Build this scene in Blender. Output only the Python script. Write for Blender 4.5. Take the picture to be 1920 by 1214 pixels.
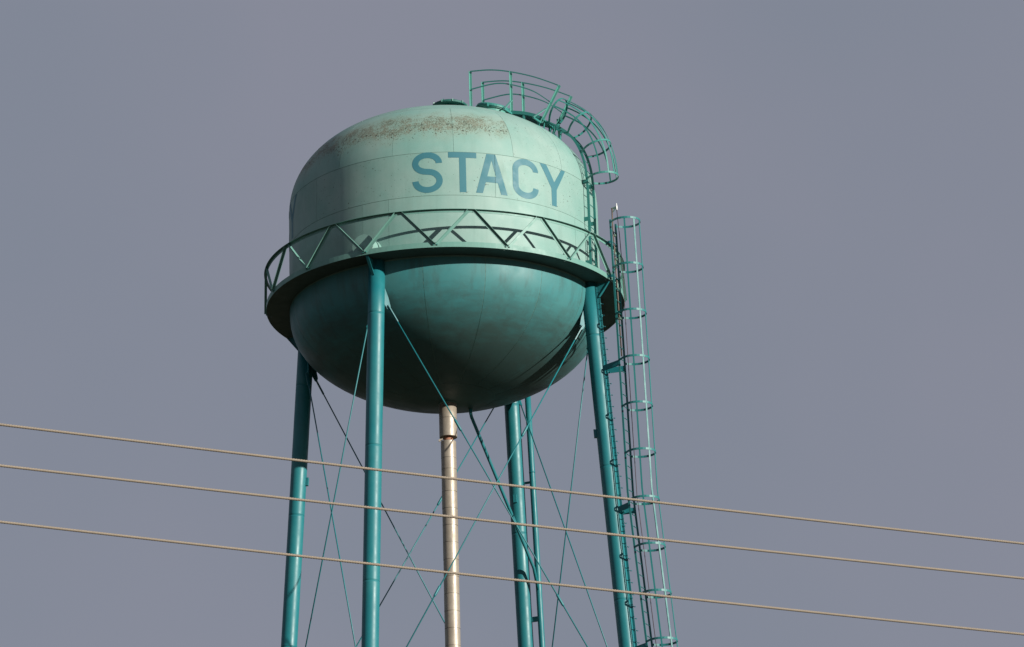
import bpy, bmesh, math, random
import numpy as np
from mathutils import Vector, Matrix

random.seed(7)
R_ = math.radians
for o in list(bpy.data.objects):
    bpy.data.objects.remove(o)
scene = bpy.context.scene
col = scene.collection

# ------------------------------------------------------------------ camera
Z0 = 33.0826                       # height of the balcony floor above the ground
CAM_D, CAM_H = 87.9071, 1.6
YAW, PITCH, ROLL = 0.0193081, 0.3397121, -0.0284450
FPX = 6811.1                       # focal length in pixels of a 1920 px wide picture
fw = Vector((math.sin(YAW) * math.cos(PITCH), math.cos(YAW) * math.cos(PITCH), math.sin(PITCH)))
rt = fw.cross(Vector((0, 0, 1))).normalized()
up = rt.cross(fw)
rt2 = rt * math.cos(ROLL) + up * math.sin(ROLL)
up2 = -rt * math.sin(ROLL) + up * math.cos(ROLL)
cam_data = bpy.data.cameras.new('camera')
cam = bpy.data.objects.new('camera', cam_data)
col.objects.link(cam)
m = Matrix((rt2, up2, -fw)).transposed().to_4x4()
m.translation = (0, -CAM_D, CAM_H)
cam.matrix_world = m
cam_data.sensor_width = 36
cam_data.lens = FPX * 36 / 1920
cam_data.clip_start = 0.5
cam_data.clip_end = 6000
scene.camera = cam

# ------------------------------------------------------------------ light
SUN_AZ, SUN_EL = 51.0, 15.0        # azimuth counted from the side that faces the camera
world = bpy.data.worlds.new('World')
scene.world = world
world.use_nodes = True
wn, wl = world.node_tree.nodes, world.node_tree.links
wn.clear()
wout = wn.new('ShaderNodeOutputWorld')
sky = wn.new('ShaderNodeTexSky')
sky.sky_type = 'NISHITA'
sky.sun_disc = False
sky.sun_elevation = R_(SUN_EL)
sky.sun_rotation = R_(180 - SUN_AZ)
bg_sky = wn.new('ShaderNodeBackground')
bg_sky.inputs['Strength'].default_value = 0.06
wl.new(sky.outputs[0], bg_sky.inputs['Color'])
tc = wn.new('ShaderNodeTexCoord')
nz = wn.new('ShaderNodeTexNoise')
nz.inputs['Scale'].default_value = 7.0
nz.inputs['Detail'].default_value = 3.0
nz.inputs['Roughness'].default_value = 0.45
wl.new(tc.outputs['Generated'], nz.inputs['Vector'])
cr = wn.new('ShaderNodeValToRGB')                      # an even deck of slate grey storm cloud
cr.color_ramp.elements[0].position = 0.36
cr.color_ramp.elements[0].color = (0.1491, 0.1630, 0.2019, 1)
cr.color_ramp.elements[1].position = 0.64
cr.color_ramp.elements[1].color = (0.1643, 0.1709, 0.2105, 1)
wl.new(nz.outputs[0], cr.inputs[0])
bg_cloud = wn.new('ShaderNodeBackground')
bg_cloud.inputs['Strength'].default_value = 1.0
wl.new(cr.outputs[0], bg_cloud.inputs['Color'])
mixw = wn.new('ShaderNodeMixShader')
mixw.inputs[0].default_value = 0.94
wl.new(bg_sky.outputs[0], mixw.inputs[1])
wl.new(bg_cloud.outputs[0], mixw.inputs[2])
wl.new(mixw.outputs[0], wout.inputs['Surface'])

sd = bpy.data.lights.new('sun', 'SUN')
sd.energy = 4.8
sd.angle = R_(0.53)
sd.color = (1.0, 0.95, 0.86)
sun = bpy.data.objects.new('sun', sd)
col.objects.link(sun)
to_sun = Vector((math.sin(R_(SUN_AZ)) * math.cos(R_(SUN_EL)), -math.cos(R_(SUN_AZ)) * math.cos(R_(SUN_EL)), math.sin(R_(SUN_EL))))
sun.rotation_euler = to_sun.to_track_quat('Z', 'Y').to_euler()
sun.location = (60, -50, 60)

scene.view_settings.view_transform = 'Standard'
scene.view_settings.look = 'None'
scene.view_settings.exposure = 0.6
scene.view_settings.gamma = 1
scene.view_settings.use_curve_mapping = False

# ------------------------------------------------------------------ materials
def new_mat(name):
    mt = bpy.data.materials.new(name)
    mt.use_nodes = True
    nt = mt.node_tree
    for n in list(nt.nodes):
        nt.nodes.remove(n)
    out = nt.nodes.new('ShaderNodeOutputMaterial')
    b = nt.nodes.new('ShaderNodeBsdfPrincipled')
    nt.links.new(b.outputs[0], out.inputs['Surface'])
    return mt, nt, b

class NB:
    """small node helper"""
    def __init__(s, nt):
        s.nt = nt
        s.tc = nt.nodes.new('ShaderNodeTexCoord')
    def link(s, a, b):
        s.nt.links.new(a, b)
    def mapping(s, scale=(1, 1, 1)):
        mp = s.nt.nodes.new('ShaderNodeMapping')
        mp.inputs['Scale'].default_value = scale
        s.link(s.tc.outputs['Object'], mp.inputs['Vector'])
        return mp.outputs[0]
    def noise(s, scale, detail=4, rough=0.55, vec=None, dist=0.0):
        n = s.nt.nodes.new('ShaderNodeTexNoise')
        n.inputs['Scale'].default_value = scale
        n.inputs['Detail'].default_value = detail
        n.inputs['Roughness'].default_value = rough
        n.inputs['Distortion'].default_value = dist
        s.link(vec if vec is not None else s.tc.outputs['Object'], n.inputs['Vector'])
        return n.outputs[0]
    def ramp(s, x, lo, hi, a=0.0, b=1.0):
        n = s.nt.nodes.new('ShaderNodeMapRange')
        n.inputs['From Min'].default_value = lo
        n.inputs['From Max'].default_value = hi
        n.inputs['To Min'].default_value = a
        n.inputs['To Max'].default_value = b
        n.clamp = True
        s.link(x, n.inputs['Value'])
        return n.outputs[0]
    def math(s, op, a, b=None):
        n = s.nt.nodes.new('ShaderNodeMath')
        n.operation = op
        for i, v in enumerate((a, b)):
            if v is None:
                continue
            if isinstance(v, (int, float)):
                n.inputs[i].default_value = v
            else:
                s.link(v, n.inputs[i])
        return n.outputs[0]
    def mix(s, fac, a, b):
        n = s.nt.nodes.new('ShaderNodeMix')
        n.data_type = 'RGBA'
        if isinstance(fac, (int, float)):
            n.inputs[0].default_value = fac
        else:
            s.link(fac, n.inputs[0])
        for i, v in ((6, a), (7, b)):
            if isinstance(v, tuple):
                n.inputs[i].default_value = v + (1,)
            else:
                s.link(v, n.inputs[i])
        return n.outputs[2]
    def sepz(s):
        n = s.nt.nodes.new('ShaderNodeSeparateXYZ')
        s.link(s.tc.outputs['Object'], n.inputs[0])
        return n.outputs
    def bump(s, h, strength, dist, b):
        n = s.nt.nodes.new('ShaderNodeBump')
        n.inputs['Strength'].default_value = strength
        n.inputs['Distance'].default_value = dist
        s.link(h, n.inputs['Height'])
        s.link(n.outputs[0], b.inputs['Normal'])

def paint(name, base, chalk, grime, rough=0.5, chalk_amt=0.5, grime_amt=0.3, streak=0.3, scale=1.0, bump=0.0, rust=0.0, spec=0.4, lower_tone=None, plate_var=0.12):
    """weathered paint: chalky patches, dull grime, vertical run marks, sparse rust flecks"""
    mt, nt, b = new_mat(name)
    k = NB(nt)
    c = k.mix(k.math('MULTIPLY', k.ramp(k.noise(0.9 * scale, 5, 0.6), 0.35, 0.72), chalk_amt), base, chalk)
    sv = k.mapping((6 * scale, 6 * scale, 0.35 * scale))
    st = k.ramp(k.noise(1.0, 5, 0.6, sv), 0.5, 0.78)
    c = k.mix(k.math('MULTIPLY', st, streak), c, grime)
    oi = nt.nodes.new('ShaderNodeObjectInfo')
    c = k.mix(k.math('MULTIPLY', oi.outputs['Random'], plate_var), c, grime)
    gr = k.ramp(k.noise(2.3 * scale, 6, 0.68, None, 0.4), 0.5, 0.8)
    c = k.mix(k.math('MULTIPLY', gr, grime_amt), c, grime)
    if rust > 0:
        v = k.ramp(k.noise(17, 3, 0.7), 0.695 - rust * 0.03, 0.715 - rust * 0.03)
        c = k.mix(v, c, (0.04, 0.045, 0.035))
    if lower_tone is not None:
        # darker colour mixed in towards the bottom: ragged edge, drawn out sideways
        lvl, colr = lower_tone
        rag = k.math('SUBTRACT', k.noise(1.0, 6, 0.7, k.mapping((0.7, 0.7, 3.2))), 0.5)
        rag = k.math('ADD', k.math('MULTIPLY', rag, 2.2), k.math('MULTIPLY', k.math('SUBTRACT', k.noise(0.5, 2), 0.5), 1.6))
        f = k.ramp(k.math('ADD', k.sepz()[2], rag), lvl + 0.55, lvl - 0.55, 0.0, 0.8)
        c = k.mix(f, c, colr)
    k.link(c, b.inputs['Base Color'])
    b.inputs['Specular IOR Level'].default_value = spec
    rr = k.ramp(k.noise(3 * scale, 4), 0.3, 0.7, rough - 0.07, rough + 0.1)
    k.link(rr, b.inputs['Roughness'])
    if bump > 0:
        h = k.math('ADD', k.noise(0.8, 2, 0.4), k.math('MULTIPLY', k.noise(45, 3, 0.6), 0.03))
        k.bump(h, bump, 0.05, b)
    return mt

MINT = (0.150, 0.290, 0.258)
MINT_CHALK = (0.278, 0.362, 0.332)
GRIME = (0.17, 0.20, 0.17)
M_tank = paint('mint_tank_paint', MINT, MINT_CHALK, (0.115, 0.19, 0.165), 0.55, 0.65, 0.22, 0.3, 0.7, 0.10, 0.0, 0.3)
M_tank_flecked = paint('mint_tank_paint_flecked', MINT, MINT_CHALK, (0.115, 0.19, 0.165), 0.55, 0.65, 0.22, 0.3, 0.7, 0.10, 1.0, 0.3)
M_seam = paint('seam_steel', (0.10, 0.18, 0.15), (0.13, 0.21, 0.18), (0.06, 0.1, 0.08), 0.7)
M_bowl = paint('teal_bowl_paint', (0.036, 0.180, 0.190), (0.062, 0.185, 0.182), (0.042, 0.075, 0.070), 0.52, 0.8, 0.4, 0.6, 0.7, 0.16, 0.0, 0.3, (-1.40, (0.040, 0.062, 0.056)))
M_leg = paint('teal_leg_paint', (0.004, 0.128, 0.150), (0.022, 0.165, 0.178), (0.01, 0.09, 0.10), 0.46, 0.75, 0.35, 0.4, 1.1, 0.0, 0.0, 0.4)
M_green = paint('green_ladder_paint', (0.02, 0.175, 0.155), (0.07, 0.25, 0.22), (0.02, 0.10, 0.085), 0.45, 0.5, 0.3, 0.2, 1.5)
M_post = paint('light_green_guard_paint', (0.08, 0.285, 0.24), (0.14, 0.33, 0.285), (0.04, 0.13, 0.11), 0.42, 0.5, 0.3, 0.2, 1.5)
M_side = paint('teal_ladder_paint', (0.010, 0.135, 0.138), (0.035, 0.185, 0.18), (0.012, 0.085, 0.085), 0.45, 0.5, 0.3, 0.2, 1.5)
M_vent = paint('dark_green_vent_paint', (0.010, 0.085, 0.07), (0.02, 0.12, 0.10), (0.01, 0.05, 0.04), 0.5)
M_rail = paint('mint_railing_paint', (0.105, 0.25, 0.215), (0.155, 0.285, 0.245), (0.065, 0.13, 0.11), 0.5, 0.5, 0.3, 0.2, 1.5)
M_floor = paint('balcony_floor_paint', (0.05, 0.075, 0.068), (0.06, 0.085, 0.075), (0.03, 0.036, 0.03), 0.6)
M_letter = paint('blue_letter_paint', (0.028, 0.138, 0.172), (0.040, 0.150, 0.182), (0.026, 0.12, 0.15), 0.6, 0.3, 0.3, 0.2, 1.2)
M_cable = paint('dark_cable_jacket', (0.05, 0.03, 0.045), (0.07, 0.05, 0.06), (0.03, 0.02, 0.03), 0.6)
M_mast = paint('brown_pipe', (0.10, 0.07, 0.055), (0.15, 0.115, 0.09), (0.05, 0.04, 0.035), 0.5)
M_white = paint('white_plastic', (0.75, 0.75, 0.74), (0.8, 0.8, 0.8), (0.6, 0.6, 0.58), 0.4)
M_rust = paint('rust_pipe', (0.28, 0.12, 0.07), (0.36, 0.17, 0.11), (0.12, 0.05, 0.03), 0.8)
M_wire = paint('tan_stranded_wire', (0.20, 0.165, 0.125), (0.235, 0.195, 0.15), (0.13, 0.105, 0.08), 0.55, 0.6, 0.4, 0.0, 6)

def jacket_mat():
    mt, nt, b = new_mat('aluminium_jacket')
    k = NB(nt)
    c = k.mix(k.ramp(k.noise(2.2, 5, 0.65), 0.35, 0.7), (0.25, 0.215, 0.17), (0.315, 0.275, 0.225))
    sv = k.mapping((9, 9, 1.2))
    c = k.mix(k.math('MULTIPLY', k.ramp(k.noise(1, 5, 0.65, sv), 0.52, 0.75), 0.35), c, (0.17, 0.13, 0.09))
    k.link(c, b.inputs['Base Color'])
    b.inputs['Metallic'].default_value = 0.3
    k.link(k.ramp(k.noise(6, 4), 0.3, 0.7, 0.4, 0.55), b.inputs['Roughness'])
    k.bump(k.noise(5, 3, 0.5), 0.25, 0.03, b)
    return mt
M_jacket = jacket_mat()

def speckled():
    """roof plates whose paint has failed: dense rust pitting in an uneven belt, single pits below it"""
    mt, nt, b = new_mat('mint_roof_paint_failed')
    k = NB(nt)
    c = k.mix(k.math('MULTIPLY', k.ramp(k.noise(0.7, 5, 0.6), 0.35, 0.72), 0.6), MINT, MINT_CHALK)
    sv = k.mapping((4, 4, 0.3))
    c = k.mix(k.math('MULTIPLY', k.ramp(k.noise(1, 5, 0.6, sv), 0.5, 0.78), 0.28), c, (0.115, 0.19, 0.165))
    z = k.sepz()[2]
    edge = k.math('MULTIPLY', k.math('SUBTRACT', k.noise(1.5, 5, 0.65), 0.5), 0.8)
    ze = k.math('ADD', z, edge)
    belt = k.math('MULTIPLY', k.ramp(ze, 3.0, 3.5), k.ramp(ze, 4.16, 3.85))
    clump = k.ramp(k.noise(2.6, 4, 0.6), 0.3, 0.62, 0.35, 1.0)
    dens = k.math('MULTIPLY', belt, clump)
    # pits
    vo = nt.nodes.new('ShaderNodeTexNoise')
    vo.inputs['Scale'].default_value = 27
    vo.inputs['Detail'].default_value = 4
    vo.inputs['Roughness'].default_value = 0.75
    k.link(k.tc.outputs['Object'], vo.inputs['Vector'])
    thr = k.ramp(dens, 0, 0.85, 0.74, 0.46)
    pit = k.ramp(k.math('SUBTRACT', vo.outputs[0], thr), -0.03, 0.05, 0.0, 0.8)
    rustc = k.mix(k.ramp(k.noise(3, 4, 0.6), 0.4, 0.62), (0.078, 0.092, 0.066), (0.125, 0.115, 0.080))
    tint = k.math('MULTIPLY', dens, 0.6)
    c = k.mix(tint, c, (0.195, 0.22, 0.165))
    c = k.mix(pit, c, rustc)
    # single dark pits thinning out below the belt
    low = k.math('MULTIPLY', k.ramp(ze, 2.72, 3.45), k.ramp(ze, 3.95, 3.6))
    n2 = k.noise(17, 3, 0.65)
    p2 = k.ramp(k.math('SUBTRACT', n2, k.ramp(low, 0, 1, 0.78, 0.605)), -0.004, 0.012)
    c = k.mix(p2, c, (0.035, 0.045, 0.035))
    k.link(c, b.inputs['Base Color'])
    b.inputs['Roughness'].default_value = 0.6
    b.inputs['Specular IOR Level'].default_value = 0.3
    h = k.math('ADD', k.noise(0.8, 2, 0.4), k.math('MULTIPLY', pit, -0.05))
    k.bump(h, 0.12, 0.05, b)
    return mt
M_speck = speckled()

def ground_mat():
    mt, nt, b = new_mat('dry_grass_ground')
    k = NB(nt)
    c = k.mix(k.ramp(k.noise(0.05, 6, 0.6), 0.35, 0.65), (0.035, 0.042, 0.02), (0.06, 0.052, 0.03))
    c = k.mix(k.math('MULTIPLY', k.ramp(k.noise(2.0, 5, 0.7), 0.4, 0.7), 0.5), c, (0.025, 0.03, 0.014))
    k.link(c, b.inputs['Base Color'])
    b.inputs['Roughness'].default_value = 0.95
    k.bump(k.noise(3, 5, 0.7), 0.5, 0.1, b)
    return mt
M_ground = ground_mat()

# ------------------------------------------------------------------ mesh helpers
def U(az):
    a = R_(az)
    return Vector((math.sin(a), -math.cos(a), 0)), Vector((math.cos(a), math.sin(a), 0))

def cyl(az, r, z):
    a = R_(az)
    return Vector((r * math.sin(a), -r * math.cos(a), z))

class MB:
    def __init__(s):
        s.v, s.f, s.sm = [], [], []
    def add(s, vs, fs, smooth=False):
        o = len(s.v)
        s.v += [tuple(x) for x in vs]
        s.f += [tuple(i + o for i in f) for f in fs]
        s.sm += [smooth] * len(fs)
        return s
    def box(s, c, X, Y, Z):
        """c centre; X, Y, Z half-extent vectors"""
        c, X, Y, Z = map(Vector, (c, X, Y, Z))
        vs = [c + X * i + Y * j + Z * k for k in (-1, 1) for j in (-1, 1) for i in (-1, 1)]
        return s.add(vs, [(0, 2, 3, 1), (4, 5, 7, 6), (0, 1, 5, 4), (2, 6, 7, 3), (0, 4, 6, 2), (1, 3, 7, 5)])
    def sweep(s, pts, frames, prof, closed=False, smooth=False, caps=True):
        n, k = len(pts), len(prof)
        vs = []
        for p, (X, Y) in zip(pts, frames):
            for (a, b_) in prof:
                vs.append(Vector(p) + X * a + Y * b_)
        fs = []
        for i in range(n if closed else n - 1):
            j = (i + 1) % n
            for q in range(k):
                w = (q + 1) % k
                fs.append((i * k + q, i * k + w, j * k + w, j * k + q))
        if caps and not closed:
            o = len(s.v)
            s.add(vs, fs, smooth)
            s.f += [tuple(o + q for q in reversed(range(k))), tuple(o + (n - 1) * k + q for q in range(k))]
            s.sm += [False, False]
            return s
        return s.add(vs, fs, smooth)
    def tube(s, pts, r, n=10, caps=True):
        pts = [Vector(p) for p in pts]
        rs = r if isinstance(r, (list, tuple)) else [r] * len(pts)
        fr = []
        t0 = (pts[1] - pts[0]).normalized()
        X = t0.orthogonal().normalized()
        for i in range(len(pts)):
            a, b_ = pts[max(i - 1, 0)], pts[min(i + 1, len(pts) - 1)]
            t = (b_ - a).normalized()
            X = (X - t * X.dot(t)).normalized()
            fr.append((X * rs[i], t.cross(X) * rs[i]))
        prof = [(math.cos(2 * math.pi * q / n), math.sin(2 * math.pi * q / n)) for q in range(n)]
        return s.sweep(pts, fr, prof, False, True, caps)
    def bar(s, a, b_, wdir, w, t):
        """flat bar from a to b, width w along wdir, thickness t"""
        a, b_ = Vector(a), Vector(b_)
        d = (b_ - a).normalized()
        X = Vector(wdir)
        X = (X - d * X.dot(d)).normalized()
        Y = d.cross(X)
        return s.sweep([a, b_], [(X, Y)] * 2, [(-w / 2, -t / 2), (w / 2, -t / 2), (w / 2, t / 2), (-w / 2, t / 2)])
    def prism(s, poly, n, t):
        """polygon (3-D points) thickened by t along n, centred"""
        n = Vector(n).normalized() * (t / 2)
        k = len(poly)
        vs = [Vector(p) + n for p in poly] + [Vector(p) - n for p in poly]
        fs = [tuple(range(k)), tuple(reversed(range(k, 2 * k)))]
        fs += [(i, i + k, (i + 1) % k + k, (i + 1) % k) for i in range(k)]
        return s.add(vs, fs)
    def lathe(s, prof, n=32, M=None, a0=0.0, a1=360.0, smooth=True):
        """prof: (r, z) list turned about z, then moved by M"""
        full = abs(a1 - a0) >= 359.99
        k = n if full else n + 1
        vs = []
        for i in range(k):
            az = a0 + (a1 - a0) * i / n
            for r, z in prof:
                p = cyl(az, r, z)
                vs.append(M @ p if M else p)
        q = len(prof)
        fs = []
        for i in range(n):
            j = (i + 1) % k
            for w in range(q - 1):
                fs.append((i * q + w, j * q + w, j * q + w + 1, i * q + w + 1))
        return s.add(vs, fs, smooth)
    def mesh(s, name):
        me = bpy.data.meshes.new(name)
        me.from_pydata(s.v, [], s.f)
        bm = bmesh.new()
        bm.from_mesh(me)
        bmesh.ops.recalc_face_normals(bm, faces=bm.faces)
        bm.to_mesh(me)
        bm.free()
        me.polygons.foreach_set('use_smooth', s.sm)
        me.update()
        return me

def obj(name, mb, mat, parent=None, loc=None):
    me = mb.mesh(name) if isinstance(mb, MB) else mb
    if mat is not None and not me.materials:
        me.materials.append(mat)
    o = bpy.data.objects.new(name, me)
    col.objects.link(o)
    if parent is not None:
        o.parent = parent
    if loc is not None:
        o.location = loc
    return o

def inst(src, parent, rotz=0.0, loc=None):
    c = src.copy()
    col.objects.link(c)
    c.parent = parent
    c.rotation_euler = (0, 0, rotz)
    if loc is not None:
        c.location = loc
    return c

# ------------------------------------------------------------------ ground
gm = MB()
rings = [0, 20, 60, 150, 400, 1000, 2500]
gv = [(0, 0, 0)]
seg = 48
for r in rings[1:]:
    gv += [(r * math.cos(2 * math.pi * i / seg), r * math.sin(2 * math.pi * i / seg), 0) for i in range(seg)]
gf = [(0, 1 + i, 1 + (i + 1) % seg) for i in range(seg)]
for k in range(len(rings) - 2):
    a, b2 = 1 + k * seg, 1 + (k + 1) * seg
    gf += [(a + i, b2 + i, b2 + (i + 1) % seg, a + (i + 1) % seg) for i in range(seg)]
gm.add(gv, gf)
ground = obj('ground', gm, M_ground)
ground['kind'] = 'structure'

# ------------------------------------------------------------------ water tower
RT = 4.0                      # tank radius
RB = 4.598                    # balcony outer radius
ZS1, ZS2 = 2.748, 1.592       # ring seams of the shell
tower = bpy.data.objects.new('water_tower', None)
col.objects.link(tower)
tower.empty_display_size = 2
tower['label'] = 'mint and teal elevated water tower lettered STACY, on four legs with a railed balcony'
tower['category'] = 'water tower'
HI = (0, 0, Z0)

def part(name, mb, mat):
    return obj(name, mb, mat, tower, HI)

def roof_r(z):
    t = max(0.0, min(1.0, (z - 2.5466) / 2.5855))
    return RT * (1 - t ** 2.2371) ** (1 / 2.129)
def roof_z(r):
    return 2.5466 + 2.5855 * (1 - min(1.0, r / RT) ** 2.129) ** (1 / 2.2371)
def bowl_r(z):
    t = max(0.0, min(1.0, (-0.0386 - z) / 2.5128))
    return RT * (1 - t ** 2.2947) ** (1 / 1.6181)
def bowl_z(r):
    return -0.0386 - 2.5128 * (1 - min(1.0, r / RT) ** 1.6181) ** (1 / 2.2947)

# sampled profile in (r, z)
def roof_prof(r0, z0, r1, n):
    """roof from low (r0,z0) to inner radius r1, evenly spread along the curve"""
    P = []
    N = 400
    a0 = math.acos(min(1, (r0 / RT) ** (2.129 / 2)))
    a0 = max(a0, 0.0)
    a1 = math.acos((r1 / RT) ** (2.129 / 2))
    for i in range(N + 1):
        a = a0 + (a1 - a0) * i / N
        P.append((RT * math.cos(a) ** (2 / 2.129), 2.5466 + 2.5855 * math.sin(a) ** (2 / 2.2371)))
    return resample(P, n)
def bowl_prof(z0, r1, n):
    P = []
    N = 400
    a0 = math.asin(max(0, (-0.0386 - z0) / 2.5128) ** (2.2947 / 2))
    a1 = math.acos(min(1, (r1 / RT) ** (1.6181 / 2)))
    for i in range(N + 1):
        a = a0 + (a1 - a0) * i / N
        P.append((RT * max(math.cos(a), 0) ** (2 / 1.6181), -0.0386 - 2.5128 * math.sin(a) ** (2 / 2.2947)))
    return resample(P, n)
def resample(P, n):
    d = [0]
    for a, b2 in zip(P[:-1], P[1:]):
        d.append(d[-1] + math.hypot(b2[0] - a[0], b2[1] - a[1]))
    out, j = [], 0
    for i in range(n + 1):
        t = d[-1] * i / n
        while j < len(d) - 2 and d[j + 1] < t:
            j += 1
        u = (t - d[j]) / max(d[j + 1] - d[j], 1e-9)
        out.append((P[j][0] + (P[j + 1][0] - P[j][0]) * u, P[j][1] + (P[j + 1][1] - P[j][1]) * u))
    return out

# inner skin, 12 mm behind the plates: what shows in the seams
DEP = 0.005
sk = bowl_prof(-0.0386, 0.02, 40)[::-1] + [(RT, 0.4 * k) for k in range(1, 7)] + roof_prof(RT, 2.5466, 0.02, 44)
skin = []
for i, (r, z) in enumerate(sk):
    a, b2 = sk[max(i - 1, 0)], sk[min(i + 1, len(sk) - 1)]
    tx, tz = b2[0] - a[0], b2[1] - a[1]
    L = math.hypot(tx, tz) or 1
    skin.append((max(r - tz / L * DEP, 0.0), z + tx / L * DEP))
tank = part('tank', MB().lathe(skin, 240), M_seam)

GAP = 0.0035
def plate(name, prof, a0, a1, mat, seg=None, gap=GAP, gap_lo=0.0, gap_hi=0.0):
    """one rolled plate: outer face plus turned-in rims"""
    seg = seg or max(2, int(round((a1 - a0) / 1.4)))
    mb = MB()
    q = len(prof)
    grid = []
    for (r, z) in prof:
        da = math.degrees(gap / max(r, 0.3)) if a1 - a0 < 359 else 0
        b0, b1 = a0 + da, a1 - da
        grid.append([cyl(b0 + (b1 - b0) * i / seg, r, z) for i in range(seg + 1)])
    vs = [p for row in grid for p in row]
    k = seg + 1
    mb.add(vs, [(w * k + i, w * k + i + 1, (w + 1) * k + i + 1, (w + 1) * k + i) for w in range(q - 1) for i in range(seg)], True)
    # rims
    inn = []
    for w in range(q):
        a, b2 = prof[max(w - 1, 0)], prof[min(w + 1, q - 1)]
        tx, tz = b2[0] - a[0], b2[1] - a[1]
        L = math.hypot(tx, tz) or 1
        s_ = 1 if True else -1
        nr, nz_ = -tz / L, tx / L
        if nr * prof[w][0] + nz_ * (prof[w][1] - 1.0) > 0:
            nr, nz_ = -nr, -nz_
        inn.append((nr * DEP * 1.3, nz_ * DEP * 1.3))
    def shift(p, w):
        rr = math.hypot(p.x, p.y)
        f = (rr + inn[w][0]) / max(rr, 1e-6)
        return Vector((p.x * f, p.y * f, p.z + inn[w][1]))
    def rim(seq):
        vs2 = []
        for (w, i) in seq:
            vs2 += [grid[w][i], shift(grid[w][i], w)]
        mb.add(vs2, [(2 * i, 2 * i + 1, 2 * i + 3, 2 * i + 2) for i in range(len(seq) - 1)])
    if a1 - a0 < 359:
        rim([(w, 0) for w in range(q)])
        rim([(w, seg) for w in range(q)])
    rim([(0, i) for i in range(seg + 1)])
    rim([(q - 1, i) for i in range(seg + 1)])
    return obj(name, mb, mat, tank)

AZR = -18.2
roofp = roof_prof(roof_r(ZS1 + 0.006), ZS1 + 0.006, 3.06, 18)
for k in range(16):
    a0 = AZR + 22.4 * (k - 1) if k < 4 else None
    # four plates between the measured seams, the rest spread evenly round the back
    edges = [AZR - 44.7, AZR - 22.35, AZR, AZR + 22.35, AZR + 44.7]
    rest = (360 - 89.4) / 12
    if k < 4:
        a0, a1 = edges[k], edges[k + 1]
        mat = M_speck
    else:
        a0 = edges[4] + rest * (k - 4)
        a1 = a0 + rest
        mat = M_speck if k == 15 else M_tank_flecked
    plate('roof_plate', roofp, a0, a1, mat)
crownp = roof_prof(3.05, roof_z(3.05), 0.01, 22)
for k in range(8):
    plate('crown_plate', crownp, -16 + 45 * k, 29 + 45 * k, M_tank, 26)

upc = [(roof_r(z), z) for z in np.linspace(ZS2 + 0.006, ZS1 - 0.006, 8)]
for k in range(5):
    plate('shell_plate', upc, 19.1 + 72 * k, 19.1 + 72 * (k + 1), M_tank_flecked if k in (0, 4) else M_tank)
loc_ = [(RT, z) for z in np.linspace(0.012, ZS2 - 0.006, 6)]
le = [-30.2, -19.9, 56, 119, 186, 255, 329.8]
for a0, a1 in zip(le[:-1], le[1:]):
    plate('shell_plate', loc_, a0, a1, M_tank)
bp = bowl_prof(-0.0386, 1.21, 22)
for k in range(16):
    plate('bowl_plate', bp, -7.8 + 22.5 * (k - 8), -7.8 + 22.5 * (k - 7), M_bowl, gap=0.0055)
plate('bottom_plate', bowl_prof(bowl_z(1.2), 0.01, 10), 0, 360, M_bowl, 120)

# ---- lettering: flat paint that follows the shell
def stroke(center, w):
    """ribbon quads along a centre line in (s, z)"""
    P = [Vector((a, b2)) for a, b2 in center]
    Lp, Rp = [], []
    for i in range(len(P)):
        a, b2 = P[max(i - 1, 0)], P[min(i + 1, len(P) - 1)]
        t = (b2 - a).normalized()
        n = Vector((-t.y, t.x))
        Lp.append(P[i] + n * w / 2)
        Rp.append(P[i] - n * w / 2)
    return [[Lp[i], Rp[i], Rp[i + 1], Lp[i + 1]] for i in range(len(P) - 1)]
def arc(cx, cz, rx, rz, a0, a1, n):
    return [(cx + rx * math.cos(R_(a0 + (a1 - a0) * i / n)), cz + rz * math.sin(R_(a0 + (a1 - a0) * i / n))) for i in range(n + 1)]

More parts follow.
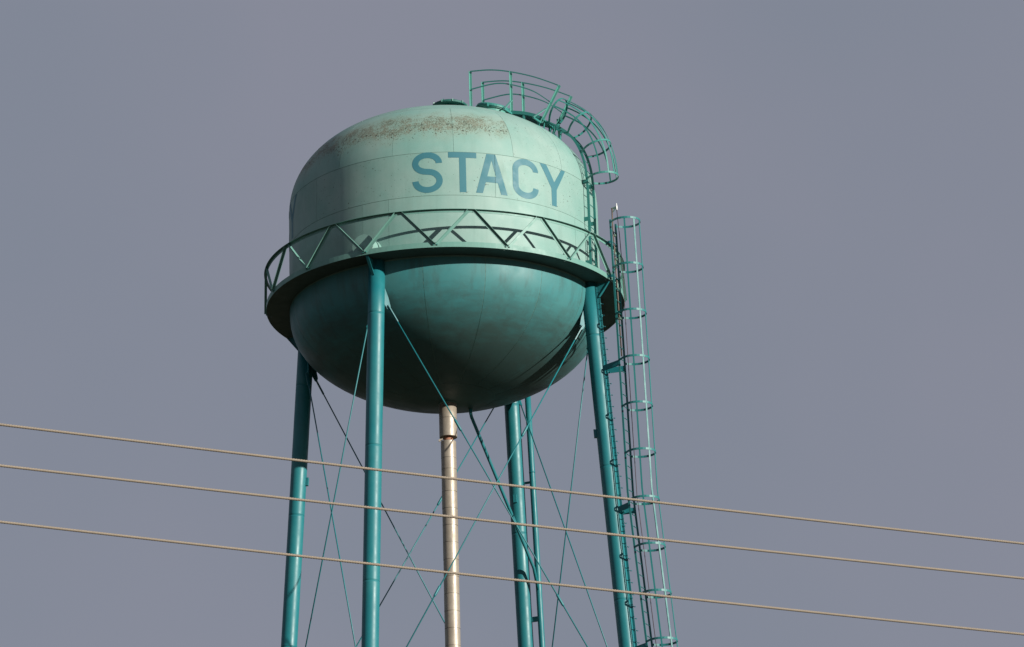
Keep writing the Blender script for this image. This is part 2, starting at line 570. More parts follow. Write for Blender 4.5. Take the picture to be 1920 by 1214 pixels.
def s_line():
    up_ = arc(-0.380, 2.457, 0.296, 0.222, 0, 232, 30)
    lo_ = arc(-0.376, 1.990, 0.300, 0.242, 52, -180, 30)
    p0, p1 = Vector(up_[-1]), Vector(lo_[0])
    t0 = (Vector(up_[-1]) - Vector(up_[-2])).normalized()
    t1 = (Vector(lo_[1]) - Vector(lo_[0])).normalized()
    L = (p1 - p0).length
    mid = []
    for i in range(1, 10):
        t = i / 10
        h = (2*t**3-3*t**2+1)*p0 + (t**3-2*t**2+t)*t0*L + (-2*t**3+3*t**2)*p1 + (t**3-t**2)*t1*L
        mid.append((h.x, h.y))
    return up_ + mid + lo_
GL = {
    'S': stroke(s_line(), 0.156),
    'T': [[(0.150, 2.596), (0.421, 2.596), (0.588, 2.596), (0.857, 2.596), (0.857, 2.744), (0.150, 2.744)],
          [(0.421, 1.675), (0.588, 1.675), (0.588, 2.596), (0.421, 2.596)]],
    'A': [[(0.830, 1.675), (1.004, 1.675), (1.085, 1.975), (1.128, 2.135), (1.245, 2.57), (1.2355, 2.737), (1.121, 2.737)],
          [(1.481, 1.675), (1.657, 1.675), (1.350, 2.737), (1.2355, 2.737), (1.245, 2.57), (1.360, 2.135), (1.402, 1.975)],
          [(1.085, 1.975), (1.402, 1.975), (1.360, 2.135), (1.128, 2.135)]],
    'C': stroke(arc(2.190, 2.440, 0.298, 0.222, 0, 180, 28)[:-1] + [(1.892, 2.44), (1.892, 2.0)] + arc(2.190, 2.000, 0.298, 0.238, 180, 360, 28)[1:], 0.163),
    'Y': [[(2.633, 2.744), (2.848, 2.744), (3.109, 2.326), (3.095, 2.14), (3.003, 2.14)],
          [(3.391, 2.740), (3.544, 2.740), (3.190, 2.14), (3.095, 2.14), (3.109, 2.326)],
          [(3.007, 1.680), (3.172, 1.680), (3.190, 2.14), (3.095, 2.14), (3.003, 2.14)]],
}
def letter(ch, dazi, mat=None, lift=0.004):
    bm = bmesh.new()
    for poly in GL[ch]:
        bm.faces.new([bm.verts.new((float(p[0]), float(p[1]), 0)) for p in poly])
    bmesh.ops.remove_doubles(bm, verts=bm.verts, dist=1e-4)
    bmesh.ops.triangulate(bm, faces=[f for f in bm.faces if len(f.verts) > 4])
    s = -0.9
    cuts = [s + 0.09 * i for i in range(55)]
    seam = 1.3335 if (ch == 'A' and abs(dazi) < 1) else None
    if seam:
        cuts += [seam - GAP, seam + GAP]
    for c in cuts:
        bmesh.ops.bisect_plane(bm, geom=bm.verts[:] + bm.edges[:] + bm.faces[:], plane_co=(c, 0, 0), plane_no=(1, 0, 0))
    for c in np.arange(1.6, 2.8, 0.15):
        bmesh.ops.bisect_plane(bm, geom=bm.verts[:] + bm.edges[:] + bm.faces[:], plane_co=(0, c, 0), plane_no=(0, 1, 0))
    if seam:
        dead = [f for f in bm.faces if abs(f.calc_center_median().x - seam) < GAP * 0.9]
        bmesh.ops.delete(bm, geom=dead, context='FACES')
    for v in bm.verts:
        v.co = cyl(math.degrees(v.co.x / RT) + dazi, roof_r(v.co.y) + lift, v.co.y)
    bmesh.ops.recalc_face_normals(bm, faces=bm.faces)
    if bm.faces:
        bm.faces.ensure_lookup_table()
        f = bm.faces[0]
        cc = f.calc_center_median()
        if f.normal.x * cc.x + f.normal.y * cc.y < 0:
            bmesh.ops.reverse_faces(bm, faces=bm.faces)
    me = bpy.data.meshes.new('letter' if mat is None else 'paint_patch')
    bm.to_mesh(me)
    bm.free()
    me.polygons.foreach_set('use_smooth', [True] * len(me.polygons))
    if mat is not None:
        return obj('paint_patch', me, mat, tank)
    o = obj('letter', me, M_letter, tank)
    o['label'] = 'blue painted letter ' + ch + (' of the front lettering' if abs(dazi) < 1 else ' of the lettering on the shaded side')
for dz in (0.0, -119.8):
    for ch in 'STACY':
        letter(ch, dz)

GL['ghost'] = [[(1.385, 2.61), (1.535, 2.61), (1.815, 1.72), (1.672, 1.72)]]
M_ghost = paint('overpainted_patch', (0.160, 0.28, 0.247), (0.235, 0.318, 0.28), (0.115, 0.19, 0.165), 0.55, 0.5, 0.2, 0.3, 0.7, 0.0, 0.0, 0.3)
gh = letter('ghost', 0.0, M_ghost, 0.0018)

# ---- manway low on the shell
N, T = U(-26.6)
def frame_to(origin, zaxis, xaxis=None):
    z = Vector(zaxis).normalized()
    x = Vector(xaxis) if xaxis is not None else z.orthogonal()
    x = (x - z * x.dot(z)).normalized()
    M = Matrix((x, z.cross(x), z)).transposed().to_4x4()
    M.translation = origin
    return M
Mw = frame_to(N * 3.96 + Vector((0, 0, 0.30)), N, T)
man = part('manway', MB().lathe([(0.27, 0.0), (0.27, 0.48)], 40, Mw), M_tank)
mc = MB().lathe([(0.0, 0.535), (0.29, 0.525)], 40, Mw, smooth=False).lathe([(0.29, 0.525), (0.29, 0.48)], 40, Mw).lathe([(0.29, 0.48), (0.27, 0.48)], 40, Mw, smooth=False)
obj('manway_cover', mc, M_tank, man)

# ---- roof vent and roof hatch
vz = roof_z(math.hypot(0.22, 0.75))
vent = part('roof_vent', MB().lathe([(0.0, 0.345), (0.16, 0.34), (0.36, 0.31), (0.455, 0.26), (0.46, 0.20), (0.30, 0.21), (0.0, 0.215)], 40,
            Matrix.Translation((0.22, -0.75, vz))), M_vent)
obj('vent_neck', MB().lathe([(0.27, -0.2), (0.27, 0.18)], 32, Matrix.Translation((0.22, -0.75, vz))), M_green, vent)
for i in range(10):
    a = 36 * i + 10
    N, T = U(a)
    c = Vector((0.22, -0.75, vz + 0.245)) + N * 0.462
    obj('clamp', MB().box(c, T * 0.012, N * 0.016, Vector((0, 0, 0.035))), M_rail, vent)
obj('lifting_handle', MB().tube([Vector((0.03, -0.9, vz + 0.33)), Vector((0.06, -0.9, vz + 0.41)), Vector((0.10, -0.9, vz + 0.33))], 0.012, 6), M_green, vent)

hx, hy = 1.31, -1.17
hr = math.hypot(hx, hy)
slope = (roof_z(hr + 0.02) - roof_z(hr - 0.02)) / 0.04
hn = Vector((-slope * hx / hr, -slope * hy / hr, 1)).normalized()
Mh = frame_to((hx, hy, roof_z(hr)), hn)
hatch = part('roof_hatch', MB().lathe([(0.36, -0.12), (0.36, 0.12), (0.40, 0.12), (0.40, 0.14)], 36, Mh, smooth=False), M_post)
lid = MB().lathe([(0.0, 0.225), (0.40, 0.215), (0.425, 0.19), (0.425, 0.145), (0.38, 0.145)], 36, Mh, smooth=False)
obj('hatch_lid', lid, M_green, hatch)
for i in range(4):
    c = Mh @ Vector((0.44 * math.cos(1.57 * i + 0.5), 0.44 * math.sin(1.57 * i + 0.5), 0.15))
    obj('clamp', MB().box(c, (0.025, 0, 0), (0, 0.025, 0), (0, 0, 0.05)), M_green, hatch)

# ---- balcony
L_OUT = [(0, 0), (0.075, 0), (0.075, -0.008), (0.008, -0.008), (0.008, -0.075), (0, -0.075)]
def ring_pts(r, z, n, a0=0, a1=360):
    return [cyl(a0 + (a1 - a0) * i / n, r, z) for i in range(n)], [(U(a0 + (a1 - a0) * i / n)[0], Vector((0, 0, 1))) for i in range(n)]
AZN = 8.56                                   # azimuth of a top node of the railing
P, F = ring_pts(RB - 0.06, 0.0, 192)
balcony = part('balcony', MB().sweep(P, F, [(0, 0.0), (0.05, 0.0), (0.05, 0.006), (0, 0.006)], True), M_floor)
NB_ = 16
fascia_me = None
for k in range(NB_):
    a0 = AZN + 22.5 * k + 11.25
    pts = [cyl(a0 + 0.04 + (22.5 - 0.08) * i / 12, RB, 0) for i in range(13)]
    frs = [(U(a0 + 22.5 * i / 12)[0], Vector((0, 0, 1))) for i in range(13)]
    obj('fascia_plate', MB().sweep(pts, frs, [(-0.009, -0.004), (0, -0.004), (0, 0.128), (-0.009, 0.128)]), M_rail, balcony)
# floor plates, each with its drain hole
def floor_plate(a0):
    r_ = [RT - 0.03, 4.2, 4.484, 4.512, RB - 0.011]
    hz = 10.6
    az = [0.004, 3.5, 7.0, hz - 0.18, hz + 0.18, 14.0, 18.0, 22.496]
    mb = MB()
    for top in (0.012, 0.004):
        vs = [cyl(a0 + a, r, top) for r in r_ for a in az]
        k = len(az)
        fs = [(i * k + j, i * k + j + 1, (i + 1) * k + j + 1, (i + 1) * k + j) for i in range(4) for j in range(7) if not (i == 2 and j == 3)]
        mb.add(vs, fs)
    return mb
for k in range(NB_):
    obj('floor_plate', floor_plate(AZN + 22.5 * k), M_floor, balcony)
P, F = ring_pts(4.575, 0.984, 192)
obj('top_rail', MB().sweep(P, F, L_OUT, True), M_rail, balcony)
def brace(a_top, a_bot):
    A = cyl(a_top, 4.583, 0.955)
    B = cyl(a_bot, RB + 0.004, 0.055)
    mid = (a_top + a_bot) / 2
    n = U(mid)[0]
    d = (B - A).normalized()
    pz = n.cross(d)
    if pz.z < 0:
        pz = -pz
    n2 = d.cross(pz)
    if n2.dot(n) < 0:
        n2 = -n2
    return MB().sweep([A, B], [(n2, pz)] * 2, [(a, b2 + 0.035) for a, b2 in [(0, 0), (0.068, 0), (0.068, -0.007), (0.007, -0.007), (0.007, -0.07), (0, -0.07)]])
for sgn in (-1, 1):
    b0 = None
    for k in range(NB_):
        a = AZN + 22.5 * k
        obj('rail_brace', brace(a + sgn * 0.75, a + sgn * 10.95), M_rail, balcony)
# bolts where the braces land
for k in range(NB_):
    for da in (10.7, 11.8):
        N, T = U(AZN + 22.5 * k + da)
        obj('bolt', MB().box(N * (RB + 0.022) + Vector((0, 0, 0.062)), N * 0.012, T * 0.014, Vector((0, 0, 0.014))), M_green, balcony)

# ---- legs
ZV = Vector((0, 0, 1))
LA, LR, LB = -24.6618, 4.0012, 0.06993
def leg_axis(k, z):
    N, T = U(LA + 90 * k)
    return N * (LR - LB * z) + Vector((0, 0, z))
LEG_R = 0.207
zs = [-0.004]
for s_ in (-1.42, -4.9, -8.35, -11.8, -18, -25):
    zs += [s_ + 0.05, s_ + 0.010, s_ + 0.006, s_ - 0.006, s_ - 0.010, s_ - 0.05]
zs.append(-Z0)
rr = [LEG_R] + [x for _ in range(6) for x in (LEG_R, LEG_R, LEG_R - 0.004, LEG_R - 0.004, LEG_R, LEG_R)] + [LEG_R]
GZ, RZ0, RZ1, INS = -1.0, -1.22, -10.95, 0.34
for k in range(4):
    N, T = U(LA + 90 * k)
    leg = part('leg', MB().tube([leg_axis(k, z) for z in zs], rr, 40), M_leg)
    ax = (leg_axis(k, -10) - leg_axis(k, 0)).normalized()
    # triangular bracket that carries the balcony
    tri = [N * 4.16 + Vector((0, 0, -0.012)), N * 4.57 + Vector((0, 0, -0.012)), N * 4.20 + Vector((0, 0, -0.46))]
    obj('balcony_bracket', MB().prism(tri, T, 0.012).bar(tri[1] + Vector((0, 0, -0.006)), tri[2] + N * 0.01, T, 0.075, 0.012), M_leg, leg)
    # gussets for the bracing rods, towards both neighbours
    for nb in (1, -1):
        h = (leg_axis(k + nb, -1) - leg_axis(k, -1))
        h.z = 0
        h.normalize()
        def gp(d, z):
            return leg_axis(k, z) + h * d
        n2 = h.cross(ax)
        poly = [gp(0.15, -0.52), gp(0.31, -0.93), gp(0.37, -1.16), gp(0.35, -1.27), gp(0.29, -1.24), gp(0.15, -1.02)]
        obj('gusset', MB().prism(poly, n2, 0.018), M_leg, leg)
        cpin = gp(0.325, -1.15)
        obj('pin', MB().tube([cpin - n2 * 0.045, cpin + n2 * 0.045], 0.028, 8), M_leg, leg)
        poly = [gp(0.15, -10.75), gp(0.33, -10.95), gp(0.37, -11.05), gp(0.15, -11.45)]
        obj('gusset', MB().prism(poly, n2, 0.018), M_leg, leg)
    # erection lug
    if k:
        dv = {1: Vector((-1, 0, 0)), 2: Vector((-0.28, -0.96, 0)), 3: Vector((0.97, -0.24, 0))}[k]
        side_ = dv.cross(ZV).normalized()
        c = leg_axis(k, -4.0) + dv * (LEG_R + 0.012)
        obj('lug', MB().box(c, dv * 0.05, side_ * 0.045, ax * 0.105), M_leg, leg)
    # bracing rods
    for nb in (1, -1):
        h = (leg_axis(k + nb, -1) - leg_axis(k, -1))
        h.z = 0
        h.normalize()
        A = leg_axis(k, -1.20) + h * 0.33
        B = leg_axis(k + nb, -11.0) - h * 0.33
        off = h.cross(Vector((0, 0, 1))) * 0.03 * nb
        A, B = A + off, B + off
        d = (B - A).normalized()
        rod = part('brace_rod', MB().tube([A, B], 0.0165, 8), M_leg)
        n2 = h.cross(Vector((0, 0, 1)))
        obj('clevis', MB().sweep([A - d * 0.05, A + d * 0.12, A + d * 0.42], [(d.cross(n2), n2)] * 3, [(-0.012, -0.035), (0.012, -0.035), (0.012, 0.035), (-0.012, 0.035)]), M_leg, rod)
        for q in (0.30, 0.74):
            if (k + (nb > 0) + int(q * 10)) % 2 == 0:
                c = A + (B - A) * q
                obj('turnbuckle', MB().tube([c - d * 0.17, c - d * 0.13, c + d * 0.13, c + d * 0.17], [0.02, 0.033, 0.033, 0.02], 8), M_leg, rod)

# flat climbing rail with step pegs on the leg beside the ladder
k = 1
N, T = U(LA + 90)
ax = (leg_axis(1, 0) - leg_axis(1, -10)).normalized()
A1, B1 = leg_axis(1, -0.10) + N * 0.236, leg_axis(1, -24) + N * 0.236
cr_ = MB().bar(A1, B1, N, 0.055, 0.014)
climb = part('climbing_rail', cr_, M_leg)
peg = None
for i in range(40):
    z = -0.25 - 0.306 * i
    c = leg_axis(1, z) + N * 0.250
    if peg is None:
        base = leg_axis(1, 0) + N * 0.30
        pm = MB().tube([T * -0.03, T * 0.10 + N * 0.03, T * 0.11 + N * 0.03 + Vector((0, 0, 0.02))], 0.010, 6)
        peg = obj('step_peg', pm, M_leg, climb, c)
    else:
        inst(peg, climb, 0, c)
for i in range(7):
    z = -0.9 - 1.85 * i
    c = leg_axis(1, z) + N * 0.235
    obj('clip', MB().box(c, N * 0.034, T * 0.030, ax * 0.02), M_leg, climb)

# ---- riser pipe
riser = part('riser_pipe', MB().lathe([(0.185, -3.62), (0.185, -Z0)], 40), M_jacket)
obj('rusty_pipe', MB().lathe([(0.115, -2.4), (0.115, -3.7)], 28), M_rust, riser)['label'] = 'rusty bare pipe in the gap of the jacket'
obj('jacket_sleeve', MB().lathe([(0.12, -2.5), (0.226, -2.5), (0.226, -2.955)], 40).lathe([(0.226, -2.958), (0.222, -2.96), (0.222, -2.966), (0.226, -2.968)], 40, smooth=False).lathe([(0.226, -2.968), (0.226, -3.44)], 40).lathe([(0.226, -3.44), (0.118, -3.43)], 40, smooth=False), M_jacket, riser)
obj('collar', MB().lathe([(0.235, -2.40), (0.235, -2.56), (0.226, -2.56)], 40), M_seam, riser)
z = -3.555
js = [0.455, 0.30, 0.59] + [0.445] * 12
for i, h in enumerate(js):
    r0 = 0.194 + random.uniform(-0.0015, 0.0015)
    mb = MB().lathe([(0.12, z), (r0 - 0.003, z)], 40, smooth=False) if i == 0 else MB()
    tilt = Matrix.Translation((random.uniform(-0.002, 0.002), random.uniform(-0.002, 0.002), 0))
    mb.lathe([(r0 + 0.001, z - 0.003), (r0 + 0.001, z - h + 0.008)], 40, tilt).lathe([(r0 + 0.001, z - h + 0.008), (r0 - 0.008, z - h + 0.008)], 40, tilt, smooth=False)
    obj('jacket_section', mb, M_jacket, riser)
    z -= h
obj('torn_strap', MB().box((-0.19, -0.10, -3.53), (0.045, 0, 0.012), (0, 0.03, 0), (0.004, 0, 0.02)).box((-0.225, -0.12, -3.56), (0.008, 0, 0.02), (0, 0.02, 0), (0.02, 0, -0.012)), M_jacket, riser)

# ---- overflow pipe beside the rear right leg, with the branch from the bowl
OFF = Vector((0.42, -0.19, 0))
ov = part('overflow_pipe', MB().tube([leg_axis(2, z) + OFF for z in (-0.06, -3.3, -3.305, -12, -24, -Z0)], [0.079, 0.079, 0.079, 0.079, 0.079, 0.079], 24), M_leg)
J = leg_axis(2, -6.15) + OFF
root = Vector((0.585, 0.60, -2.44))
d = (J - (root + Vector((0, 0, -0.22)))).normalized()
obj('branch_pipe', MB().tube([root, root + Vector((0, 0, -0.17)), root + Vector((0, 0, -0.22)) + d * 0.06, J - d * 0.35, J - Vector((0, 0, 0.35))], 0.042, 16), M_leg, ov)
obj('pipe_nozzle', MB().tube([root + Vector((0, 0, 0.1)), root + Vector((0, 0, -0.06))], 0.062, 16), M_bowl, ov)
for zz in (-3.55, -7.2, -11):
    a, b2 = leg_axis(2, zz) + OFF * 0.3, leg_axis(2, zz) + OFF * 0.95
    obj('pipe_bracket', MB().bar(a, b2, (0, 0, 1), 0.13 if zz < -5 else 0.05, 0.06), M_leg, ov)
obj('coupling', MB().tube([leg_axis(2, -3.27) + OFF, leg_axis(2, -3.31) + OFF], 0.083, 24), M_leg, ov)

# ---- ladder with safety cage, outside the right leg
N, T = U(LA + 90)
LP = [(4.715, 1.57), (4.82, -2.3), (4.905, -5.65), (5.235, -9.42), (5.62, -13.8), (6.6, -25)]
def lad(z):
    for (r0, z0), (r1, z1) in zip(LP[:-1], LP[1:]):
        if z >= z1 or (r1, z1) == LP[-1]:
            t = (z0 - z) / (z0 - z1)
            return r0 + (r1 - r0) * t, Vector(((r1 - r0) , (z1 - z0))).normalized()
def lpt(z, t=0.0, n=0.0):
    r, d_ = lad(z)
    return N * (r + n) + T * t + Vector((0, 0, z))
mb = MB()
for sg in (-0.18, 0.18):
    zz = [p[1] for p in LP]
    mb.sweep([lpt(z_, sg) for z_ in zz], [(N, T)] * len(zz), [(-0.022, -0.008), (0.028, -0.008), (0.028, 0.008), (-0.022, 0.008)])
side = part('side_ladder', mb, M_side)
rung = None
for i in range(50):
    c = lpt(1.30 - 0.3125 * i)
    if rung is None:
        rung = obj('rung', MB().tube([T * -0.178, T * 0.178], 0.0105, 6), M_side, side, c)
    else:
        inst(rung, side, 0, c)
def hoop_path(w, rad, n=20):
    """U hoop in (t, n): from one rail, round the climber, to the other rail"""
    pts = [(-w, 0.0), (-w - 0.03, 0.05)]
    for i in range(n + 1):
        a = R_(215 - 250 * i / n)
        pts.append((rad * math.cos(a), rad * 1.0 + (rad * 1.04) * math.sin(a)))
    pts += [(w + 0.03, 0.05), (w, 0.0)]
    return pts
def hoop_mesh(w, rad, Tv, Nv, Zv, width=0.054, th=0.009):
    pp = hoop_path(w, rad)
    pts = [Tv * a + Nv * b2 for a, b2 in pp]
    frs = []
    for i in range(len(pts)):
        tg = (pts[min(i + 1, len(pts) - 1)] - pts[max(i - 1, 0)]).normalized()
        frs.append((tg.cross(Zv).normalized(), Zv))
    return MB().sweep(pts, frs, [(-th / 2, -width / 2), (th / 2, -width / 2), (th / 2, width / 2), (-th / 2, width / 2)])
hz = [1.50, 0.27, -0.97, -2.20, -3.42, -4.64, -5.87, -7.08, -8.28, -9.49, -10.7, -11.9]
HR = 0.355
hoop = None
for z_ in hz:
    c = lpt(z_)
    if hoop is None:
        hoop = obj('cage_hoop', hoop_mesh(0.18, HR, T, N, Vector((0, 0, 1))), M_side, side, c)
    else:
        inst(hoop, side, 0, c)
for a in (165, 125, 90, 55, 15):
    ta, na = (HR - 0.008) * math.cos(R_(a)), HR + (HR * 1.04 - 0.008) * math.sin(R_(a))
    nv = (T * math.cos(R_(a)) + N * math.sin(R_(a))).normalized()
    tv = nv.cross(Vector((0, 0, 1)))
    zz = [1.52, -2.3, -5.65, -9.42, -12.0]
    obj('cage_bar', MB().sweep([lpt(z_, ta, na) for z_ in zz], [(nv, tv)] * len(zz), [(-0.005, -0.021), (0.005, -0.021), (0.005, 0.021), (-0.005, 0.021)]), M_side, side)
for zb in (-2.30, -6.02, -9.62):
    r, _ = lad(zb)
    for sg in (-1, 1):
        inn_ = leg_axis(1, zb - 0.03) + N * 0.17 + T * sg * 0.10
        midp = inn_ + N * 0.22
        out = lpt(zb + (0.03 if sg < 0 else -0.02), sg * 0.188, 0.02)
        o2 = obj('ladder_bracket', MB().sweep([inn_, out], [(Vector((0, 0, 1)), T)] * 2, [(-0.075, -0.006), (0.075, -0.006), (0.075, 0.006), (-0.075, 0.006)]), M_leg, side)
for sg in (-1, 1):
    obj('ladder_bracket', MB().bar(N * 4.58 + T * sg * 0.20 + Vector((0, 0, 0.965)), lpt(0.975, sg * 0.178, 0.01), (0, 0, 1), 0.06, 0.01), M_leg, side)
    obj('ladder_bracket', MB().bar(N * 4.60 + T * sg * 0.20 + Vector((0, 0, 0.06)), lpt(0.05, sg * 0.178, 0.01), (0, 0, 1), 0.07, 0.01), M_leg, side)
# mast with a small white antenna, clamped to the ladder
mt_ = MB().tube([lpt(-2.0, 0.13, -0.045), lpt(0.0, 0.13, -0.045), lpt(1.57, 0.11, -0.05), lpt(1.57, 0.11, -0.05) + Vector((0, 0, 0.42))], 0.019, 10)
top = lpt(1.57, 0.11, -0.05) + Vector((0, 0, 0.40))
mast = part('antenna_mast', mt_, M_mast)
obj('mast_arm', MB().bar(top - N * 0.02, top + N * 0.135 + Vector((0, 0, 0.03)), (0, 0, 1), 0.04, 0.02).bar(top + N * 0.01 + Vector((0, 0, -0.10)), top + N * 0.10 + Vector((0, 0, 0.0)), (0, 0, 1), 0.02, 0.02), M_seam, mast)
ant = top + N * 0.13
obj('antenna', MB().tube([ant + Vector((0, 0, -0.06)), ant + Vector((0, 0, 0.06))], 0.02, 10).tube([ant + Vector((0, 0, 0.06)), ant + Vector((0, 0, 0.13))], [0.016, 0.006], 8), M_white, mast)
obj('antenna_cable', MB().tube([ant + Vector((0, 0, -0.06)), lpt(1.2, 0.16, 0.10), lpt(0.2, 0.19, 0.11), lpt(-1, 0.19, 0.10), lpt(-3.5, 0.18, 0.10), lpt(-5.65, 0.19, 0.10), lpt(-9.42, 0.18, 0.11), lpt(-13, 0.18, 0.10)], 0.010, 6), M_cable, mast)
for z_ in (1.25, 0.6, -0.2, -1.0):
    obj('clamp', MB().box(lpt(z_, 0.14, -0.035), N * 0.035, T * 0.035, Vector((0, 0, 0.025))), M_seam, mast)

# ---- curved roof ladder with cage, and the railed walkway on the crown
AZL = 66.0
N, T = U(AZL)
ZV = Vector((0, 0, 1))
RP0 = [(4.13, 0.02), (4.13, 1.0), (4.13, 2.0), (4.125, 2.46), (4.11, 2.83), (4.07, 3.2), (3.97, 3.58), (3.82, 3.90), (3.62, 4.16), (3.36, 4.38), (3.08, 4.56), (2.95, 4.63)]
def smooth_path(P, n):
    """Catmull-Rom through P"""
    out = []
    for i in range(len(P) - 1):
        p0, p1, p2, p3 = [Vector(P[min(max(j, 0), len(P) - 1)]) for j in (i - 1, i, i + 1, i + 2)]
        for q in range(n):
            t = q / n
            v = 0.5 * ((2 * p1) + (p2 - p0) * t + (2 * p0 - 5 * p1 + 4 * p2 - p3) * t * t + (3 * p1 - p0 - 3 * p2 + p3) * t ** 3)
            out.append((v.x, v.y))
    out.append(tuple(P[-1]))
    return out
RP = smooth_path(RP0, 5)
cum = [0.0]
for a, b2 in zip(RP[:-1], RP[1:]):
    cum.append(cum[-1] + math.hypot(b2[0] - a[0], b2[1] - a[1]))
def rl(s):
    """point, tangent, outward normal (in the radial plane) at arc length s"""
    s = max(0, min(cum[-1] - 1e-6, s))
    j = max(i for i in range(len(cum) - 1) if cum[i] <= s)
    u = (s - cum[j]) / (cum[j + 1] - cum[j])
    a, b2 = RP[j], RP[j + 1]
    a_, b_ = RP[max(j - 2, 0)], RP[min(j + 3, len(RP) - 1)]
    p = (a[0] + (b2[0] - a[0]) * u, a[1] + (b2[1] - a[1]) * u)
    tx, tz = b_[0] - a_[0], b_[1] - a_[1]
    L = math.hypot(tx, tz)
    tx, tz = tx / L, tz / L
    P3 = N * p[0] + ZV * p[1]
    return P3, N * tx + ZV * tz, N * tz - ZV * tx
SS = [cum[-1] * i / 60 for i in range(61)]
mb = MB()
for sg in (-0.20, 0.20):
    mb.sweep([rl(s)[0] + T * sg for s in SS], [(rl(s)[2], T) for s in SS], [(-0.032, -0.007), (0.032, -0.007), (0.032, 0.007), (-0.032, 0.007)])
rlad = part('roof_ladder', mb, M_green)
s = 0.28
while s < cum[-1] - 0.1:
    p = rl(s)[0]
    obj('rung', MB().tube([p + T * -0.198, p + T * 0.198], 0.0105, 6), M_green, rlad)
    s += 0.305
def s_at(z):
    return min(SS, key=lambda q: abs(rl(q)[0].z - z))
for zb in (0.55, 1.72, 2.74):
    for sg in (-1, 1):
        p = rl(s_at(zb))[0]
        obj('standoff', MB().bar(N * 3.96 + T * sg * 0.2 + ZV * zb, p + T * sg * 0.2, ZV, 0.11, 0.012), M_green, rlad)
HS = [s_at(2.82), s_at(2.82) + 0.76, s_at(2.82) + 1.46, s_at(2.82) + 2.10]
RHR = 0.375
BA = (172, 138, 112, 90, 68, 42, 8)
for s in HS:
    p, t_, n_ = rl(s)
    me_ = hoop_mesh(0.20, RHR, T, n_, t_)
    o = obj('cage_hoop', me_, M_green, rlad, p)
for a in BA:
    ta, na = (RHR - 0.008) * math.cos(R_(a)), RHR + (RHR * 1.04 - 0.008) * math.sin(R_(a))
    sl = [HS[0] - 0.02 + (HS[-1] + 0.04 - HS[0]) * i / 22 for i in range(23)]
    pts, frs = [], []
    for s in sl:
        p, t_, n_ = rl(s)
        nv = (T * math.cos(R_(a)) + n_ * math.sin(R_(a))).normalized()
        pts.append(p + T * ta + n_ * na)
        frs.append((nv, nv.cross(t_)))
    obj('cage_bar', MB().sweep(pts, frs, [(-0.005, -0.019), (0.005, -0.019), (0.005, 0.019), (-0.005, 0.019)]), M_green, rlad)
# supports where the ladder leaves the roof
for rho in (3.02, 3.30):
    for sg in (-1, 1):
        zt = [p for p in RP if abs(p[0] - rho) < 0.2]
        zt = min(RP, key=lambda p: abs(p[0] - rho))[1]
        obj('standoff', MB().bar(N * (rho - 0.06) + T * sg * 0.2 + ZV * (roof_z(rho - 0.06) - 0.03), N * rho + T * sg * 0.2 + ZV * zt, T, 0.075, 0.012), M_green, rlad)

WP = smooth_path([(1.92, 5.00), (2.2, 4.945), (2.5, 4.865), (2.8, 4.745), (3.05, 4.60)], 5)
mb = MB()
for sg in (-0.38, 0.38):
    mb.sweep([N * a + ZV * b2 + T * sg for a, b2 in WP], [(ZV, T)] * len(WP), [(-0.055, -0.02), (0.035, -0.02), (0.035, 0.02), (-0.055, 0.02)])
walk = part('roof_walkway', mb, M_green)
for i in range(26):
    j = i * (len(WP) - 1) / 25
    q = int(min(j, len(WP) - 2))
    u = j - q
    a, b2 = WP[q], WP[q + 1]
    p = N * (a[0] + (b2[0] - a[0]) * u) + ZV * (a[1] + (b2[1] - a[1]) * u - 0.02)
    obj('grating_bar', MB().box(p, T * 0.36, N * 0.012, ZV * 0.018), M_green, walk)
for rho in (2.0, 2.5, 2.9):
    for sg in (-1, 1):
        zt = min(WP, key=lambda p: abs(p[0] - rho))[1]
        obj('walkway_foot', MB().box(N * rho + T * sg * 0.38 + ZV * ((zt + roof_z(math.hypot(rho, 0.38))) / 2 - 0.03), N * 0.03, T * 0.012, ZV * ((zt - roof_z(math.hypot(rho, 0.38))) / 2 + 0.01)), M_green, walk)
TOPR = smooth_path([(1.03, 6.31), (1.6, 6.24), (2.17, 6.075), (2.85, 5.79), (3.53, 5.415)], 6)
MIDR = smooth_path([(1.04, 5.80), (1.71, 5.83), (2.17, 5.715), (2.78, 5.415), (3.27, 5.0)], 6)
PB = [((1.03, roof_z(1.12) - 0.01), (1.03, 6.32)), ((2.17, 4.90), (2.17, 6.09)), ((2.99, 4.50), (3.53, 5.43))]
LPR = [(-0.03, -0.03), (-0.022, -0.03), (-0.022, 0.022), (0.03, 0.022), (0.03, 0.03), (-0.03, 0.03)]
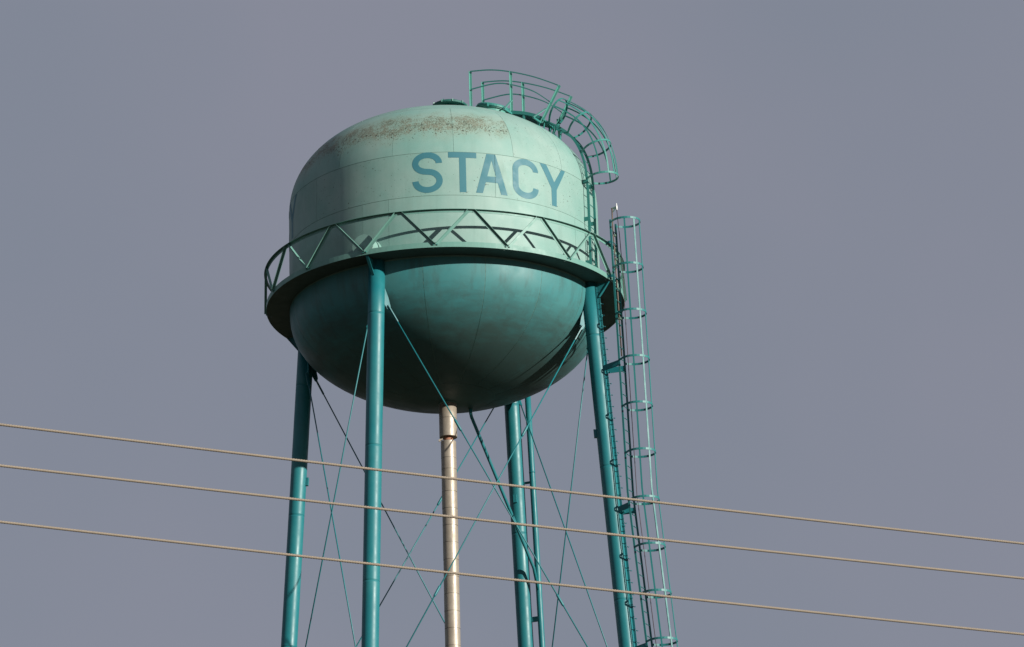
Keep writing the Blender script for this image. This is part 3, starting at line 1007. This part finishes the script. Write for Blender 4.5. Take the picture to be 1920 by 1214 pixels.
for sg in (-0.40, 0.40):
    for (a, b2) in PB:
        A, B = N * a[0] + ZV * a[1] + T * sg, N * b2[0] + ZV * b2[1] + T * sg
        d_ = (B - A).normalized()
        X = (N - d_ * N.dot(d_)).normalized()
        obj('guard_post', MB().sweep([A, B], [(X, T)] * 2, LPR), M_post, walk)
    for PP in (TOPR, MIDR):
        pts = [N * a + ZV * b2 + T * (sg + (0.03 if sg > 0 else -0.03) * 0) for a, b2 in PP]
        obj('guard_rail', MB().sweep(pts, [(ZV, T)] * len(pts), [(-0.016, -0.006), (0.016, -0.006), (0.016, 0.006), (-0.016, 0.006)]), M_green, walk)
    sd_ = 1 if sg > 0 else -1
    for rho, h_ in ((2.17, 0.36), (2.97, 0.36)):
        base = N * rho + T * sg + ZV * (4.90 if rho < 2.5 else 4.50)
        out = base + T * sd_ * 0.50 - ZV * (0.05 if rho < 2.5 else 0.04)
        tilt = Vector((0, 0, 1)) * h_ if rho < 2.5 else (N * 0.16 + ZV * h_)
        obj('outrigger', MB().bar(base, out, ZV, 0.05, 0.03), M_green, walk)
        obj('outrigger_strap', MB().bar(out, base + tilt, N, 0.075, 0.012), M_post, walk)

# ------------------------------------------------------------------ overhead wires in front of the tower
C0 = Vector((0, -CAM_D, CAM_H))
def at_depth(px, py, y):
    d_ = fw + rt2 * ((px - 960) / FPX) + up2 * ((607 - py) / FPX)
    return C0 + d_ * ((y - C0.y) / d_.y)
WIRES = [(795, 1018.5, 'topmost of the three twisted tan wires crossing before the tower'),
         (872, 1083.5, 'middle of the three twisted tan wires crossing before the tower'),
         (977.5, 1188.5, 'lowest of the three twisted tan wires crossing before the tower')]
for yl, yr, lab in WIRES:
    A, B = at_depth(0, yl, -CAM_D + 29.0), at_depth(1920, yr, -CAM_D + 32.2)
    d_ = (B - A)
    L = d_.length
    A, B = A - d_ * 1.6, B + d_ * 1.6
    L = (B - A).length
    d_ = (B - A) / L
    X = d_.cross(ZV).normalized()
    Y = X.cross(d_)
    mb = MB()
    step = 0.0105
    n = int(L / step)
    def cpt(i):
        t = i / n
        return A + (B - A) * t - ZV * (0.24 * 4 * t * (1 - t) - 0.22)
    for q in range(3):
        pts, frs = [], []
        prof = [(0.0076 * math.cos(2 * math.pi * w / 6), 0.0076 * math.sin(2 * math.pi * w / 6)) for w in range(6)]
        for i in range(n + 1):
            ph = 2 * math.pi * (i * step / 0.07 + q / 3)
            c = cpt(i)
            pts.append(c + X * (0.0050 * math.cos(ph)) + Y * (0.0050 * math.sin(ph)))
            frs.append((X, Y))
        mb.sweep(pts, frs, prof, False, True)
    o = obj('power_line', mb, M_wire)
    o['label'] = lab
    o['category'] = 'power line'
    o['group'] = 'overhead wires crossing in front of the water tower'
